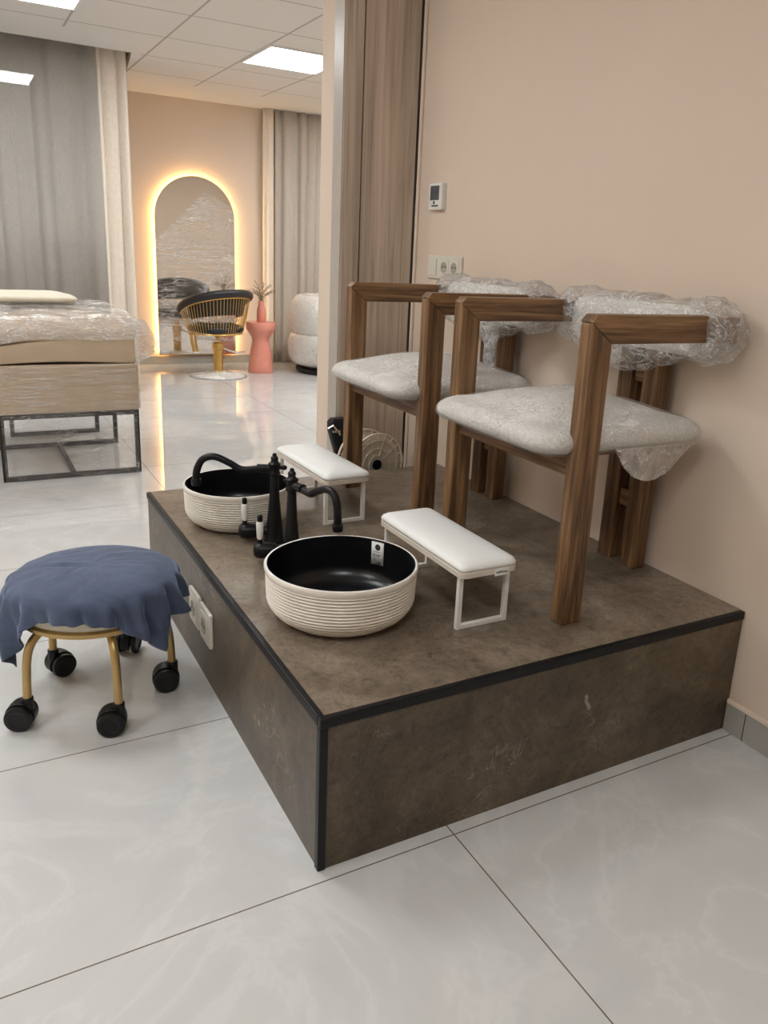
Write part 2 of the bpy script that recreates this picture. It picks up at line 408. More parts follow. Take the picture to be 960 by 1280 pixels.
def cushion(bm, x0, x1, y0, y1, z0, z1, r=.05, edge=.35, crown=.25, jitter=0, steps=14, seed=0, grow=0):
    """a padded slab: rounded plan, soft edges, domed top"""
    x0 -= grow; x1 += grow; y0 -= grow; y1 += grow; z0 -= grow; z1 += grow
    loops = []; h = z1 - z0
    base = rrect(x0, x1, y0, y1, r, 7)
    # resample to dense loop
    dense = []
    for i in range(len(base)):
        a = Vector((*base[i], 0)); b = Vector((*base[(i + 1) % len(base)], 0))
        m = max(1, int((b - a).length / .03))
        for k in range(m): dense.append(a.lerp(b, k / m))
    cx, cy = (x0 + x1) / 2, (y0 + y1) / 2
    hw = min(x1 - x0, y1 - y0) / 2
    prof = []
    ins = hw * edge
    for k in range(steps + 1):                       # bottom edge to top edge, then in to the middle
        a = PI * k / steps
        prof.append((ins * .35 * (1 - math.sin(a)), z0 + h * (1 - crown) * (1 - math.cos(a)) / 2))
    for k in range(1, 9):
        t = k / 9
        prof.append((ins * .35 + (hw - ins * .35) * t * .97, z0 + h * (1 - crown) + h * crown * math.sin(t * PI / 2)))
    for ins_, z in prof:
        lp = []
        for p in dense:
            dx, dy = p.x - cx, p.y - cy
            sx = max(0, (x1 - x0) / 2 - ins_) / ((x1 - x0) / 2); sy = max(0, (y1 - y0) / 2 - ins_) / ((y1 - y0) / 2)
            q = Vector((cx + dx * sx, cy + dy * sy, z))
            if jitter:
                d = mnoise.noise_vector(q * 14 + Vector((seed, 0, 0))) * jitter + mnoise.noise_vector(q * 45 + Vector((seed, 3, 0))) * jitter * .45
                q += d
            lp.append(q)
        loops.append(lp)
    loft(bm, loops)
def obj(name, bm, mat, parent=None, smooth=False, bevel=0, loc=None, seg=2):
    bmesh.ops.recalc_face_normals(bm, faces=bm.faces)
    me = bpy.data.meshes.new(name); bm.to_mesh(me); bm.free()
    if smooth:
        me.polygons.foreach_set('use_smooth', [True] * len(me.polygons))
        if smooth != 2:
            me.set_sharp_from_angle(angle=math.radians(42))
    for mm in (mat if isinstance(mat, (list, tuple)) else [mat]): me.materials.append(mm)
    o = bpy.data.objects.new(name, me); COL.objects.link(o)
    if parent is not None: o.parent = parent
    if loc is not None: o.location = loc
    if bevel:
        b = o.modifiers.new('bevel', 'BEVEL'); b.width = bevel; b.segments = seg; b.limit_method = 'ANGLE'; b.angle_limit = math.radians(40)
    return o
def B(): return bmesh.new()
def box(name, mat, parent, *dims, bevel=0, **k):
    bm = B(); add_box(bm, *dims); return obj(name, bm, mat, parent, bevel=bevel, **k)
def tube(name, mat, parent, pts, rad, n=10, **k):
    bm = B(); add_tube(bm, pts, rad, n, **k); return obj(name, bm, mat, parent, smooth=True)
def thing(name, label, cat, loc=(0, 0, 0), rz=0, group=None):
    o = bpy.data.objects.new(name, None); COL.objects.link(o)
    o.empty_display_size = .05
    o.location = loc; o.rotation_euler = (0, 0, rz)
    o['label'] = label; o['category'] = cat
    if group: o['group'] = group
    return o
def tag(o, label, cat, group=None, kind=None):
    o['label'] = label; o['category'] = cat
    if group: o['group'] = group
    if kind: o['kind'] = kind
    return o
def struct(o):
    o['kind'] = 'structure'; return o
def dup(root, loc, rz=None, label=None, group=None):
    r = root.copy(); COL.objects.link(r); r.location = loc
    if rz is not None: r.rotation_euler = (0, 0, rz)
    if label: r['label'] = label
    if group: r['group'] = group
    for ch in list(root.children):
        c = ch.copy(); COL.objects.link(c); c.parent = r
        for gch in list(ch.children):
            d = gch.copy(); COL.objects.link(d); d.parent = c
    return r

# ------------------------------------------------------------------ the room
W, D, H = 1.185, 1.552, .345          # platform: width, depth, height
CZ = 2.45                             # ceiling height
struct(box('floor', M['floor'], None, -2.6, 3.9, -3.2, 7.1, -.10, 0))
struct(box('wall_right', M['wall'], None, W, W + .12, -3.2, 1.92, 0, 2.75))
struct(box('wall_middle', M['wall'], None, .837, 3.9, 1.925, 2.05, 0, 2.75))
struct(box('wall_back', M['wall'], None, .74, 3.9, 6.93, 7.1, 0, 2.75))
struct(box('wall_left', M['wall'], None, -2.72, -2.6, -3.2, 7.1, 0, 2.75))
struct(box('wall_front', M['wall'], None, -2.6, W + .12, -3.32, -3.2, 0, 2.75))
struct(box('wall_far_right', M['wall'], None, 3.9, 4.02, 1.925, 7.1, 0, 2.75))
bm = B(); add_box(bm, -2.6, -1.75, 5.82, 5.94, 0, 2.75); add_box(bm, .60, .74, 5.82, 7.1, 0, 2.75); add_box(bm, -1.75, .60, 5.82, 5.94, 2.5, 2.75)
struct(obj('wall_bay', bm, M['wall']))
bm = B()
add_prism(bm, [(-2.6, -3.2), (3.9, -3.2), (3.9, 6.93), (.86, 6.93), (.86, 6.24), (.74, 5.30), (-2.6, 5.30)], CZ, CZ + .06)
struct(obj('ceiling', bm, M['ceil']))
struct(box('ceiling_upper', M['wall'], None, -2.6, 3.9, -3.2, 7.1, 2.75, 2.80))
wn = struct(box('window_1', M['winframe'], None, -2.6, .60, 5.495, 5.515, 0, .04))
bm = B(); add_box(bm, -2.6, .60, 5.503, 5.507, .04, 2.74); obj('glass', bm, M['pane'], wn)
# skirting
def skirting(name, x0, x1, y0, y1):
    a = struct(box(name, M['skirt'], None, x0, x1, y0, y1, 0, .080, bevel=.002))
    return a
skirting('baseboard_right', W - .012, W, -3.2, -.002)
struct(box('trim_1', M['trimwhite'], None, W - .014, W, -3.2, -.002, .080, .093, bevel=.003))
bm = B(); add_box(bm, W - .0125, W - .0115, -.066, -.0635, .001, .079); obj('joint', bm, M['gap'], bpy.data.objects['baseboard_right'])
skirting('baseboard_back', .74, 3.9, 6.918, 6.93)
skirting('baseboard_middle', 1.31, 3.9, 2.05, 2.062)

# door in its recess behind the platform
d1 = struct(box('door_1', M['door'], None, .925, 1.166, 1.842, 1.918, 0, 2.45, bevel=.003))
box('door_frame', M['door'], d1, .839, .9185, 1.836, 1.924, 0, 2.45, bevel=.003)
box('gap', M['gap'], d1, .9185, .925, 1.86, 1.922, 0, 2.45)
box('edging', M['dooredge'], d1, .835, .8388, 1.838, 1.924, 0, 2.45)
box('shaded_gap', M['gap'], d1, 1.166, 1.172, 1.836, 1.923, 0, 2.45)  # dark strip paints the shade in the gap right of the leaf
box('plaster_strip', M['trimwhite'], d1, 1.172, 1.1848, 1.825, 1.923, 0, 2.45, bevel=.004)

# ceiling lights
def ceiling_light(cx, cy, sx, sy, label):
    t = thing('ceiling_light', label, 'ceiling light', (cx, cy, CZ), 0, 'square ceiling light panels')
    a, b = sx / 2, sy / 2
    bm = B()
    for x0, x1, y0, y1 in ((-a, a, -b, -b + .018), (-a, a, b - .018, b), (-a, -a + .018, -b + .018, b - .018), (a - .018, a, -b + .018, b - .018)):
        add_box(bm, x0, x1, y0, y1, -.014, -.001)
    obj('frame', bm, M['lampframe'], t)
    box('diffuser', M['lamp'], t, -a + .018, a - .018, -b + .018, b - .018, -.011, -.003)
    return t
ceiling_light(1.715, 4.655, .58, .63, 'bright square light panel in tiled ceiling, beside the partition wall')
ceiling_light(-.04, 4.01, .58, .63, 'bright square light panel above the wrapped bed, cut by the top of the picture')
for x, y in ((-.64, 1.43), (-.64, -1.16), (-1.83, 2.72), (-1.83, .14), (2.9, 4.0), (2.9, 5.3)):  # unseen panels; the far room pair and the last front one added for brightness
    ceiling_light(x, y, .58, .63, 'unseen square light panel in the ceiling outside the picture')

# curtains
def curtain(name, pts, z0, z1, mat, label, amp, wave, seed=0, nz=14, group='floor length curtains'):
    """pts: plan polyline; folds run across it"""
    P = [Vector((*p, 0)) for p in pts]
    seglen = [(b - a).length for a, b in zip(P, P[1:])]; tot = sum(seglen)
    n = int(tot / .012)
    cols = []
    rnd = random.Random(seed)
    ph = [rnd.uniform(0, 6.28) for _ in range(4)]
    for i in range(n + 1):
        s = tot * i / n; acc = 0
        for k, L in enumerate(seglen):
            if s <= acc + L or k == len(seglen) - 1:
                t = (s - acc) / L; p = P[k].lerp(P[k + 1], t); d = (P[k + 1] - P[k]).normalized(); break
            acc += L
        nrm = Vector((-d.y, d.x, 0))
        cols.append((p, nrm, s, d))
    bm = B(); rows = []
    for j in range(nz + 1):
        t = j / nz; z = z1 + (z0 - z1) * t
        row = []
        for p, nrm, s, d in cols:
            u = 2 * PI * s / wave
            o = amp * (.62 * math.sin(u + .9 * math.sin(u * .37 + ph[0])) + .38 * math.sin(u * 1.83 + ph[1] + .5 * t)) * (.75 + .35 * t)
            o += amp * .35 * t * math.sin(u * .5 + ph[2])
            q = p + nrm * o + d * (.25 * amp * math.sin(u * 2 + ph[3])); row.append(bm.verts.new((q.x, q.y, z)))
        rows.append(row)
    for a, b in zip(rows, rows[1:]):
        for k in range(len(a) - 1): bm.faces.new((a[k], a[k + 1], b[k + 1], b[k]))
    o = obj(name, bm, mat, None, smooth=2)
    sd = o.modifiers.new('thickness', 'SOLIDIFY'); sd.thickness = .002
    tag(o, label, 'curtain', group)
    return o
curtain('curtain', [(-2.3, 5.66), (.57, 5.63)], .01, 2.70, M['sheer'], 'grey sheer curtain behind the tall glass pane beyond the wrapped bed', .035, .24, 3)
curtain('curtain', [(.52, 5.45), (.735, 5.46)], .01, 2.70, M['peachcurtain'], 'cream opaque curtain between the grey sheer and the mirror wall', .030, .11, 5)
curtain('curtain', [(2.235, 6.85), (2.33, 6.80)], .01, 2.449, M['peachcurtain'], 'narrow warm cream curtain edge behind the pink pedestal table', .016, .075, 9)
curtain('curtain', [(2.35, 6.83), (3.3, 6.83)], .01, 2.449, M['greycurtain'], 'grey beige curtain behind the wrapped white tub armchair', .04, .17, 11)

# ------------------------------------------------------------------ platform
pf = thing('platform', 'raised brown stone tiled platform with black edging against the right wall', 'platform')
box('front_panel', M['side'], pf, .008, W - .003, 0, .012, 0, H - .014)
box('side_panel', M['side'], pf, 0, .012, .012, D, 0, H - .014)
bm = B(); add_box(bm, W - .02, W - .003, .012, D, 0, H - .014); add_box(bm, .012, W - .02, D - .012, D, 0, H - .014)
obj('inner_frame', bm, M['side'], pf)
box('top_panel', M['top'], pf, .010, W - .003, .010, D, H - .014, H)
bm = B(); add_box(bm, -.004, W - .003, -.004, .010, H - .022, H); obj('edge_trim', bm, M['blacktrim'], pf, bevel=.0025)
bm = B(); add_box(bm, -.004, .010, .010, D, H - .022, H); obj('edge_trim', bm, M['blacktrim'], pf, bevel=.0025)
bm = B(); add_box(bm, -.004, .014, -.004, .014, 0, H - .022); obj('corner_trim', bm, M['blacktrim'], pf, bevel=.0025)

box('rear_step', M['side'], pf, .70, W - .003, D, 1.832, 0, .196)
def mark(face, pts):
    bm = B(); bm.faces.new([bm.verts.new((x, -.0004, z) if face == 'front' else (-.0004, x, z)) for x, z in pts]); obj('pale_mark', bm, M['mark'], pf)
mark('front', [(.660, .228), (.666, .232), (.672, .222), (.670, .212), (.678, .204), (.684, .192), (.680, .186), (.672, .190), (.668, .201), (.662, .210)])
mark('side', [(.352, .128), (.360, .134), (.372, .130), (.370, .120), (.362, .116), (.354, .119)])
mark('side', [(.385, .124), (.393, .128), (.400, .122), (.396, .114), (.388, .116)])
# sockets on the platform's left face
def side_socket(yc, zc, label):
    t = thing('wall_socket', label, 'socket', (0, yc, zc), 0, 'sockets on the platform side')
    bm = B(); add_prism(bm, rrect(-.054, .054, -.052, .052, .010), 0, .010, Matrix(((0, 0, -1, 0), (1, 0, 0, 0), (0, 1, 0, 0), (0, 0, 0, 1))))
    obj('plate', bm, M['socket'], t, bevel=.003)
    bm = B(); add_prism(bm, rrect(-.036, .036, -.036, .036, .006), .010, .0125, Matrix(((0, 0, -1, 0), (1, 0, 0, 0), (0, 1, 0, 0), (0, 0, 0, 1))))
    obj('insert', bm, M['socket'], t, bevel=.001)
    bm = B(); add_lathe(bm, [(.024, .0125), (.024, .0135), (.021, .0135), (.020, .0128), (0, .0128)], 32, Matrix(((0, 0, -1, 0), (1, 0, 0, 0), (0, 1, 0, 0), (0, 0, 0, 1))))
    rc = obj('recess', bm, M['socketgrey'], t, smooth=True)
    for dy in (-.0095, .0095):
        bm = B(); add_lathe(bm, [(.0034, .0128), (.0034, .0137), (0, .0137)], 14, Matrix(((0, 0, -1, 0), (1, 0, 0, dy), (0, 1, 0, 0), (0, 0, 0, 1)))); obj('pin_hole', bm, M['socketdark'], rc)
side_socket(.906, .184, 'ivory square socket on platform side, the one partly under the blue cloth')
side_socket(.793, .180, 'ivory square socket on platform side, the one nearer the black front corner')

# ------------------------------------------------------------------ things on the right wall
RW = Matrix(((0, 0, -1, 0), (-1, 0, 0, 0), (0, 1, 0, 0), (0, 0, 0, 1)))   # plan x -> along the wall towards the viewer
t = thing('thermostat', 'white wall thermostat with grey screen above the triple socket', 'thermostat', (W, 1.665, 1.410))
bm = B(); add_prism(bm, rrect(-.050, .050, -.050, .050, .005), 0, .022, RW); obj('housing', bm, M['whitemetal'], t, bevel=.003)
bm = B(); add_prism(bm, rrect(-.036, .030, -.014, .040, .002), .022, .0232, RW); obj('screen', bm, M['screen'], t)
bm = B()
add_lathe(bm, [(.006, .022), (.006, .0235), (0, .0235)], 16, RW @ Matrix.Translation((-.006, -.023, 0)))
for k in range(5): add_box(bm, -.022 + k * .010, -.015 + k * .010, -.038, -.032, .022, .0232, RW)
obj('buttons', bm, M['print'], t)
t = thing('socket_panel', 'ivory wall plate with one switch and two sockets under thermostat', 'socket', (W, 1.588, 1.142))
bm = B(); add_prism(bm, rrect(-.128, .128, -.045, .045, .006), 0, .011, RW); obj('plate', bm, M['socket'], t, bevel=.003)
bm = B(); add_prism(bm, rrect(-.118, -.052, -.034, .034, .003), .011, .0155, RW); obj('switch', bm, M['socket'], t, bevel=.0015)
for cx in (0.005, .080):
    bm = B(); add_prism(bm, rrect(cx - .034, cx + .034, -.034, .034, .003), .011, .0130, RW); s = obj('socket', bm, M['socket'], t, bevel=.001)
    bm = B(); add_lathe(bm, [(.021, .013), (.0215, .0145), (.019, .0145), (.018, .0132), (0, .0132)], 28, RW @ Matrix.Translation((cx, 0, 0)))
    obj('recess', bm, M['socketgrey'], s, smooth=True)
    for dx in (-.0095, .0095):
        bm = B(); add_lathe(bm, [(.0040, .0132), (.0040, .0140), (0, .0140)], 14, RW @ Matrix.Translation((cx + dx, .002, 0))); obj('pin_hole', bm, M['socketdark'], s)

# ------------------------------------------------------------------ wooden chairs
def make_chair(loc, label):
    """origin on the platform under the middle of the seat; +x is the wall side, -y the side nearest the viewer"""
    t = thing('dining_chair', label, 'chair', loc, 0, 'walnut chairs with plastic wrapped seats')
    HX = .0
    def side(y0, y1):
        # leg with mitred arm, one profile
        bm = B(); add_prism(bm, [(-.235, 0), (-.173, 0), (-.173, .676), (-.235, .722)], y0, y1, Matrix(((1, 0, 0, 0), (0, 0, 1, 0), (0, 1, 0, 0), (0, 0, 0, 1))))
        obj('leg', bm, M['wood_z'], t, bevel=.004)
        bm = B(); add_prism(bm, [(-.173, .676), (.200, .676), (.200, .740), (-.222, .740), (-.235, .727), (-.235, .722)], y0, y1, Matrix(((1, 0, 0, 0), (0, 0, 1, 0), (0, 1, 0, 0), (0, 0, 0, 1))))
        obj('arm', bm, M['wood_x'], t, bevel=.004)
    side(-.285, -.243); side(.243, .285)
    box('back_rail', M['wood_y'], t, .200, .236, -.285, .285, .672, .738, bevel=.004)
    for y0, y1 in ((-.075, -.022), (.022, .075)):
        box('back_post', M['wood_z'], t, .200 + .0, .248, y0, y1, 0, .672, bevel=.004)
    for z in (.17, .335, .535): box('spacer', M['wood_y'], t, .212, .236, -.022, .022, z, z + .05, bevel=.002)
    box('front_apron', M['wood_y'], t, -.222, -.190, -.243, .243, .362, .412, bevel=.003)
    for y0 in (-.13, .10): box('seat_rail', M['wood_x'], t, -.19, .200, y0, y0 + .03, .372, .412, bevel=.003)
    bm = B(); cushion(bm, -.318, .215, -.262, .262, .412, .525, r=.07, edge=.6, crown=.42, steps=12)
    se = obj('seat', bm, M['seatfabric'], t, smooth=2)
    bm = B(); cushion(bm, -.318, .225, -.262, .262, .412, .525, r=.07, edge=.6, crown=.42, jitter=.0045, steps=14, seed=4, grow=.004)
    obj('plastic_wrap', bm, M['film_seat'], se, smooth=2)
    # loose film hanging under the rear near corner
    bm = B(); rows = []
    for j in range(9):
        v = j / 8; row = []
        for i in range(25):
            u = i / 24
            x = -.10 + .33 * u; drop = .10 * math.sin(PI * min(1, u * 1.05)) ** .7 * v
            q = Vector((x, -.258 + .05 * v * u, .424 - drop))
            q += mnoise.noise_vector(q * 22) * .010 * v
            row.append(bm.verts.new(q))
        rows.append(row)
    for a, b in zip(rows, rows[1:]):
        for k in range(24): bm.faces.new((a[k], a[k + 1], b[k + 1], b[k]))
    obj('plastic_flap', bm, M['film_back'], se, smooth=2)
    # bolster along the back
    loops = []
    for i in range(33):
        y = -.235 + .47 * i / 32
        e = min(1, min(i, 32 - i) / 2.5); e = math.sin(e * PI / 2) * .25 + .75
        bow = .035 * (1 - (y / .235) ** 2)
        lp = []
        for k in range(18):
            a = 2 * PI * k / 18
            cxs = math.copysign(abs(math.cos(a)) ** .6, math.cos(a)) * .030 * e; cz = math.copysign(abs(math.sin(a)) ** .6, math.sin(a)) * .062 * e
            lp.append((.168 + cxs + bow * .3, y, .695 + cz))
        loops.append(lp)
    bm = B(); loft(bm, loops); br = obj('backrest', bm, M['seatfabric'], t, smooth=2)
    # crumpled film round bolster, rail and arm ends
    loops = []
    for i in range(61):
        y = -.318 + .636 * i / 60
        e = min(1, min(i, 60 - i) / 4); e = math.sin(e * PI / 2) * .40 + .60
        lp = []
        for k in range(40):
            a = 2 * PI * k / 40
            cxs = math.copysign(abs(math.cos(a)) ** .7, math.cos(a)) * .068 * e; cz = math.copysign(abs(math.sin(a)) ** .7, math.sin(a)) * .076 * e
            low = .055 * max(0, -math.sin(a)) * (.5 + .5 * math.sin(y * 13 + 1.2)) * (1 if abs(y) < .27 else .3)
            q = Vector((.186 + cxs, y, .698 + cz - low))
            q += mnoise.noise_vector(q * 16) * .012 + mnoise.noise_vector(q * 48) * .007
            q.x = min(q.x, .262)
            lp.append(q)
        loops.append(lp)
    bm = B(); loft(bm, loops); obj('plastic_wrap', bm, M['film_back'], br, smooth=2)
    return t
CH = make_chair((.910, .410, H), 'walnut armchair with plastic-wrapped seat nearest the front edge of the platform')
CH2 = dup(CH, (.905, 1.115, H), label='walnut armchair with plastic-wrapped seat at platform back, by the wood door')
# film tassel hanging from the rear chair's backrest
bm = B(); rows = []
for j in range(15):
    v = j / 14; row = []
    for i in range(13):
        a = (i / 12 - .5) * 2
        w = .034 - .012 * v + .01 * math.sin(v * 9)
        q = Vector((.150 + .012 * math.sin(i * 2.1 + v * 4), -.055 + a * w, .64 - .23 * v)); q += mnoise.noise_vector(q * 30) * .010
        row.append(bm.verts.new(q))
    rows.append(row)
for a, b in zip(rows, rows[1:]):
    for k in range(12): bm.faces.new((a[k], a[k + 1], b[k + 1], b[k]))
obj('plastic_tail', bm, M['film_white'], [c for c in CH2.children if c.name.startswith('backrest')][0], smooth=2)

# ------------------------------------------------------------------ basins
def make_basin(loc, r, h, label, sticker=False):
    t = thing('wash_basin', label, 'basin', loc, 0, 'round ribbed wash basins')
    prof = [(0, 0), (r * .62, 0), (r * .68, .003)]
    def wall(z):                               # plain outline of the bowl
        t = min(1, z / (h * .42))
        return r * .70 + (r * .945 - r * .70) * math.sin(t * PI / 2) ** .8 + r * .030 * z / h
    zt = h - .016; zb = h * .13; nr = 13
    for z in (.008, .012): prof.append((wall(z), z))
    for k in range(nr):                        # rounded ribs with narrow grooves
        dz = (zt - zb) / nr; z0 = zb + dz * k
        for u, o in ((.0, -.0030), (.10, -.0004), (.25, .0016), (.5, .0026), (.75, .0016), (.90, -.0004)): prof.append((wall(z0 + dz * u) + o, z0 + dz * u))
    prof += [(r * .985, zt), (r * .997, h - .010), (r, h - .003), (r - .002, h)]
    bm = B(); add_lathe(bm, prof, 112); bo = obj('bowl', bm, M['cream'], t, smooth=True)
    bm = B(); add_lathe(bm, [(r - .002, h), (r - .004, h + .0012), (r - .007, h)], 96); obj('rim', bm, M['porcelain'], t, smooth=2)
    ip = [(r - .007, h), (r - .009, h - .02), (r - .012, h * .45)]
    for k in range(1, 9):
        a = PI / 2 * k / 8
        ip.append((r - .012 - (r * .30) * (1 - math.cos(a)), h * .45 - (h * .45 - .014) * math.sin(a)))
    ip += [(r * .35, .011), (.03, .009), (0, .009)]
    bm = B(); add_lathe(bm, ip, 96); li = obj('lining', bm, M['blackglaze'], t, smooth=2)
    bm = B(); add_lathe(bm, [(0, .010), (.022, .010), (.024, .012), (.020, .014), (0, .0145)], 32); obj('drain', bm, M['matblack'], t, smooth=True)
    if sticker:
        # paper label hanging inside the far rim, curved with the wall
        def arc(a, z, off): rr = r - .0105 - off; return (rr * math.cos(a), rr * math.sin(a), z)
        a0 = math.radians(33); da = .105
        def patch(u0, u1, z0, z1, off, n=5):
            bm_ = B(); g = [[bm_.verts.new(arc(a0 + da * (1 - 2 * (u0 + (u1 - u0) * i / n)), zz, off)) for i in range(n + 1)] for zz in (z0, z1)]
            for i in range(n): bm_.faces.new((g[0][i], g[0][i + 1], g[1][i + 1], g[1][i]))
            return bm_
        zt_ = h - .004; zb = zt_ - .062
        st = obj('paper_label', patch(0, 1, zb, zt_, .0012), M['paper'], t, smooth=2)
        sdm = st.modifiers.new('thickness', 'SOLIDIFY'); sdm.thickness = .0006
        bm = B(); c = []
        for k in range(24):
            a = 2 * PI * k / 24; c.append(bm.verts.new(arc(a0 + da * (-.02) + .047 * math.cos(a), zt_ - .014 + .0085 * math.sin(a), .0022)))
        bm.faces.new(c); obj('logo', bm, M['print'], st)
        for (u0, u1, zz, hh, mm) in ((.22, .72, .026, .0018, 'printgrey'), (.12, .34, .0335, .0022, 'print'), (.40, .76, .0345, .0022, 'print'), (.12, .30, .039, .0018, 'printgrey'), (.34, .72, .040, .0018, 'printgrey'), (.50, .80, .054, .0045, 'print')):
            obj('print', patch(u0, u1, zt_ - zz - hh, zt_ - zz, .0022), M[mm], st)
        bm = B(); P3 = []
        for (u, zz) in ((.24, .043), (.10, .057), (.40, .057)): P3.append(Vector(arc(a0 + da * (1 - 2 * u), zt_ - zz, .0024)))
        add_tube(bm, P3, .0006, 5, closed=True); obj('print', bm, M['printgrey'], st)
    return t
make_basin((.219, .402, H), .183, .135, 'round ribbed cream basin with black inside and white paper label, nearest platform corner', True)
make_basin((.196, 1.142, H), .167, .130, 'round ribbed cream basin with black inside, behind the taps at platform back')

# ------------------------------------------------------------------ taps
def make_faucet(loc, spout_dir, valve_dir, hgt, reach, label, drop=.055, rise=.03):
    t = thing('faucet', label, 'tap', loc, 0, 'black swan neck taps')
    s = hgt / .27
    prof = [(0, 0), (.030, 0), (.030, .006), (.027, .010), (.026, .03), (.021, .075), (.0155, .13), (.013, .18), (.0125, .205), (.017, .208), (.0175, .212), (.015, .216),
            (.015, .232), (.018, .236), (.018, .240), (.012, .244), (.010, .249), (.0115, .254), (.010, .259), (.006, .262), (.0065, .266), (.004, .270), (0, .271)]
    bm = B(); add_lathe(bm, [(r, z * s) for r, z in prof], 32); obj('column', bm, M['matblack'], t, smooth=True)
    d = Vector((*spout_dir, 0)).normalized(); z0 = .224 * s
    pts = [d * .012 + Vector((0, 0, z0)), d * (.22 * reach) + Vector((0, 0, z0 - .002)), d * (.42 * reach) + Vector((0, 0, z0 - .005)), d * (.58 * reach) + Vector((0, 0, z0 + .45 * rise)),
           d * (.76 * reach) + Vector((0, 0, z0 + rise)), d * (.91 * reach) + Vector((0, 0, z0 + .7 * rise)), d * (.985 * reach) + Vector((0, 0, z0 - .2 * drop)), d * reach + Vector((0, 0, z0 - .75 * drop))]
    bm = B(); sp = smooth_path(pts, 7); add_tube(bm, sp, [.0095 + .0015 * k / len(sp) for k in range(len(sp))], 14)
    add_tube(bm, [d * .014 + Vector((0, 0, z0)), d * .05 + Vector((0, 0, z0))], .0125, 14)
    add_tube(bm, [sp[-1], sp[-1] + Vector((0, 0, -.004)), sp[-1] + Vector((0, 0, -.014)), sp[-1] + Vector((0, 0, -.02))], [.0125, .0145, .0145, .0135], 16)
    obj('spout', bm, M['matblack'], t, smooth=True)
    bm = B(); k = -d * .012 + Vector((0, 0, z0 + .004)); add_tube(bm, [k, k - d * .014, k - d * .017, k - d * .024], [.006, .006, .0085, .004], 12)
    obj('knob', bm, M['matblack'], t, smooth=True)
    v = Vector((*valve_dir, 0)).normalized(); zc = .036
    bm = B(); c0 = v * .018 + Vector((0, 0, zc))
    add_tube(bm, [c0, c0 + v * .022, c0 + v * .024, c0 + v * .030, c0 + v * .044, c0 + v * .062, c0 + v * .076, c0 + v * .084, c0 + v * .0865],
             [.014, .014, .018, .020, .0205, .0235, .0225, .016, .004], 20)
    va = obj('valve', bm, M['matblack'], t, smooth=True)
    bm = B(); b0 = c0 + v * .068
    add_tube(bm, [b0 + Vector((0, 0, .016)), b0 + Vector((0, 0, .034))], [.008, .007], 14)
    obj('lever_neck', bm, M['matblack'], va, smooth=True)
    bm = B(); add_tube(bm, [b0 + Vector((0, 0, .083)), b0 + Vector((0, 0, .088)), b0 + Vector((0, 0, .101)), b0 + Vector((0, 0, .103))], [.0065, .0075, .0070, .003], 14)
    obj('lever_tip', bm, M['matblack'], va, smooth=True)
    bm = B(); add_tube(bm, [b0 + Vector((0, 0, z)) for z in (.033, .037, .060, .080, .084)], [.007, .0085, .0098, .0105, .008], 18)
    obj('lever', bm, M['porcelain'], va, smooth=True)
    return t
make_faucet((.239, .927, H), (-.90, .44), (-.94, .30), .272, .225, 'black swan neck tap with white lever, spout reaching over back basin', .05, .03)
make_faucet((.228, .758, H), (.259, -.966), (-.94, .34), .272, .200, 'black swan neck tap with white lever, spout pointing towards the armchairs', 0.075, .024)

# ------------------------------------------------------------------ hand rests
def make_armrest(loc, label, tagged=True, rz=0):
    t = thing('manicure_hand_rest', label, 'hand rest', loc, rz, 'white padded hand rests')
    hx, hy = .080, .210
    bm = B(); lo = []
    outline = rrect(-hx, hx, -hy, hy, .018, 6)
    def ring(k, z): return [(x * (1 - k / hx), y * (1 - k / hy), z) for x, y in outline]
    loft(bm, [ring(.003, .135), ring(.0, .137), ring(0, .149), ring(.002, .151)])
    obj('board', bm, M['offwhite'], t, smooth=True)
    # pad with crosswise crown
    bm = B(); loops = []
    for k, z in ((.003, .1515), (0, .153), (0, .159), (.003, .1645), (.010, .1695), (.022, .174), (.038, .177), (.055, .1785), (.068, .179)): loops.append(ring(k, z))
    loft(bm, loops); obj('pad', bm, M['white'], t, smooth=2)
    for y in (-.185, .185):
        bm = B(); w = .006
        for (x0, x1, z0, z1) in ((-.072, -.060, 0, .135), (.060, .072, 0, .135), (-.060, .060, 0, .011)): add_box(bm, x0, x1, y - w, y + w, z0, z1)
        obj('leg_frame', bm, M['whitemetal'], t, bevel=.001)
    if tagged:
        tg = box('label_tag', M['paper'], t, .012, .050, -.2122, -.2102, .132, .150)
        bm = B()
        x = .0155
        for wd, hh in ((.003, .004), (.0035, .0035), (.0035, .004), (.0025, .006), (.0035, .0045), (.003, .0035), (.0035, .004), (.003, .0035), (.003, .004)):
            add_box(bm, x, x + wd * .8, -.2127, -.2122, .139, .139 + hh); x += .0036
        obj('print', bm, M['screen'], tg)
    return t
make_armrest((.502, .400, H), 'white padded hand rest on white wire legs beside labelled basin in front')
make_armrest((.500, 1.200, H), 'white padded hand rest on white wire legs near the wood door, behind the taps', False, .03)

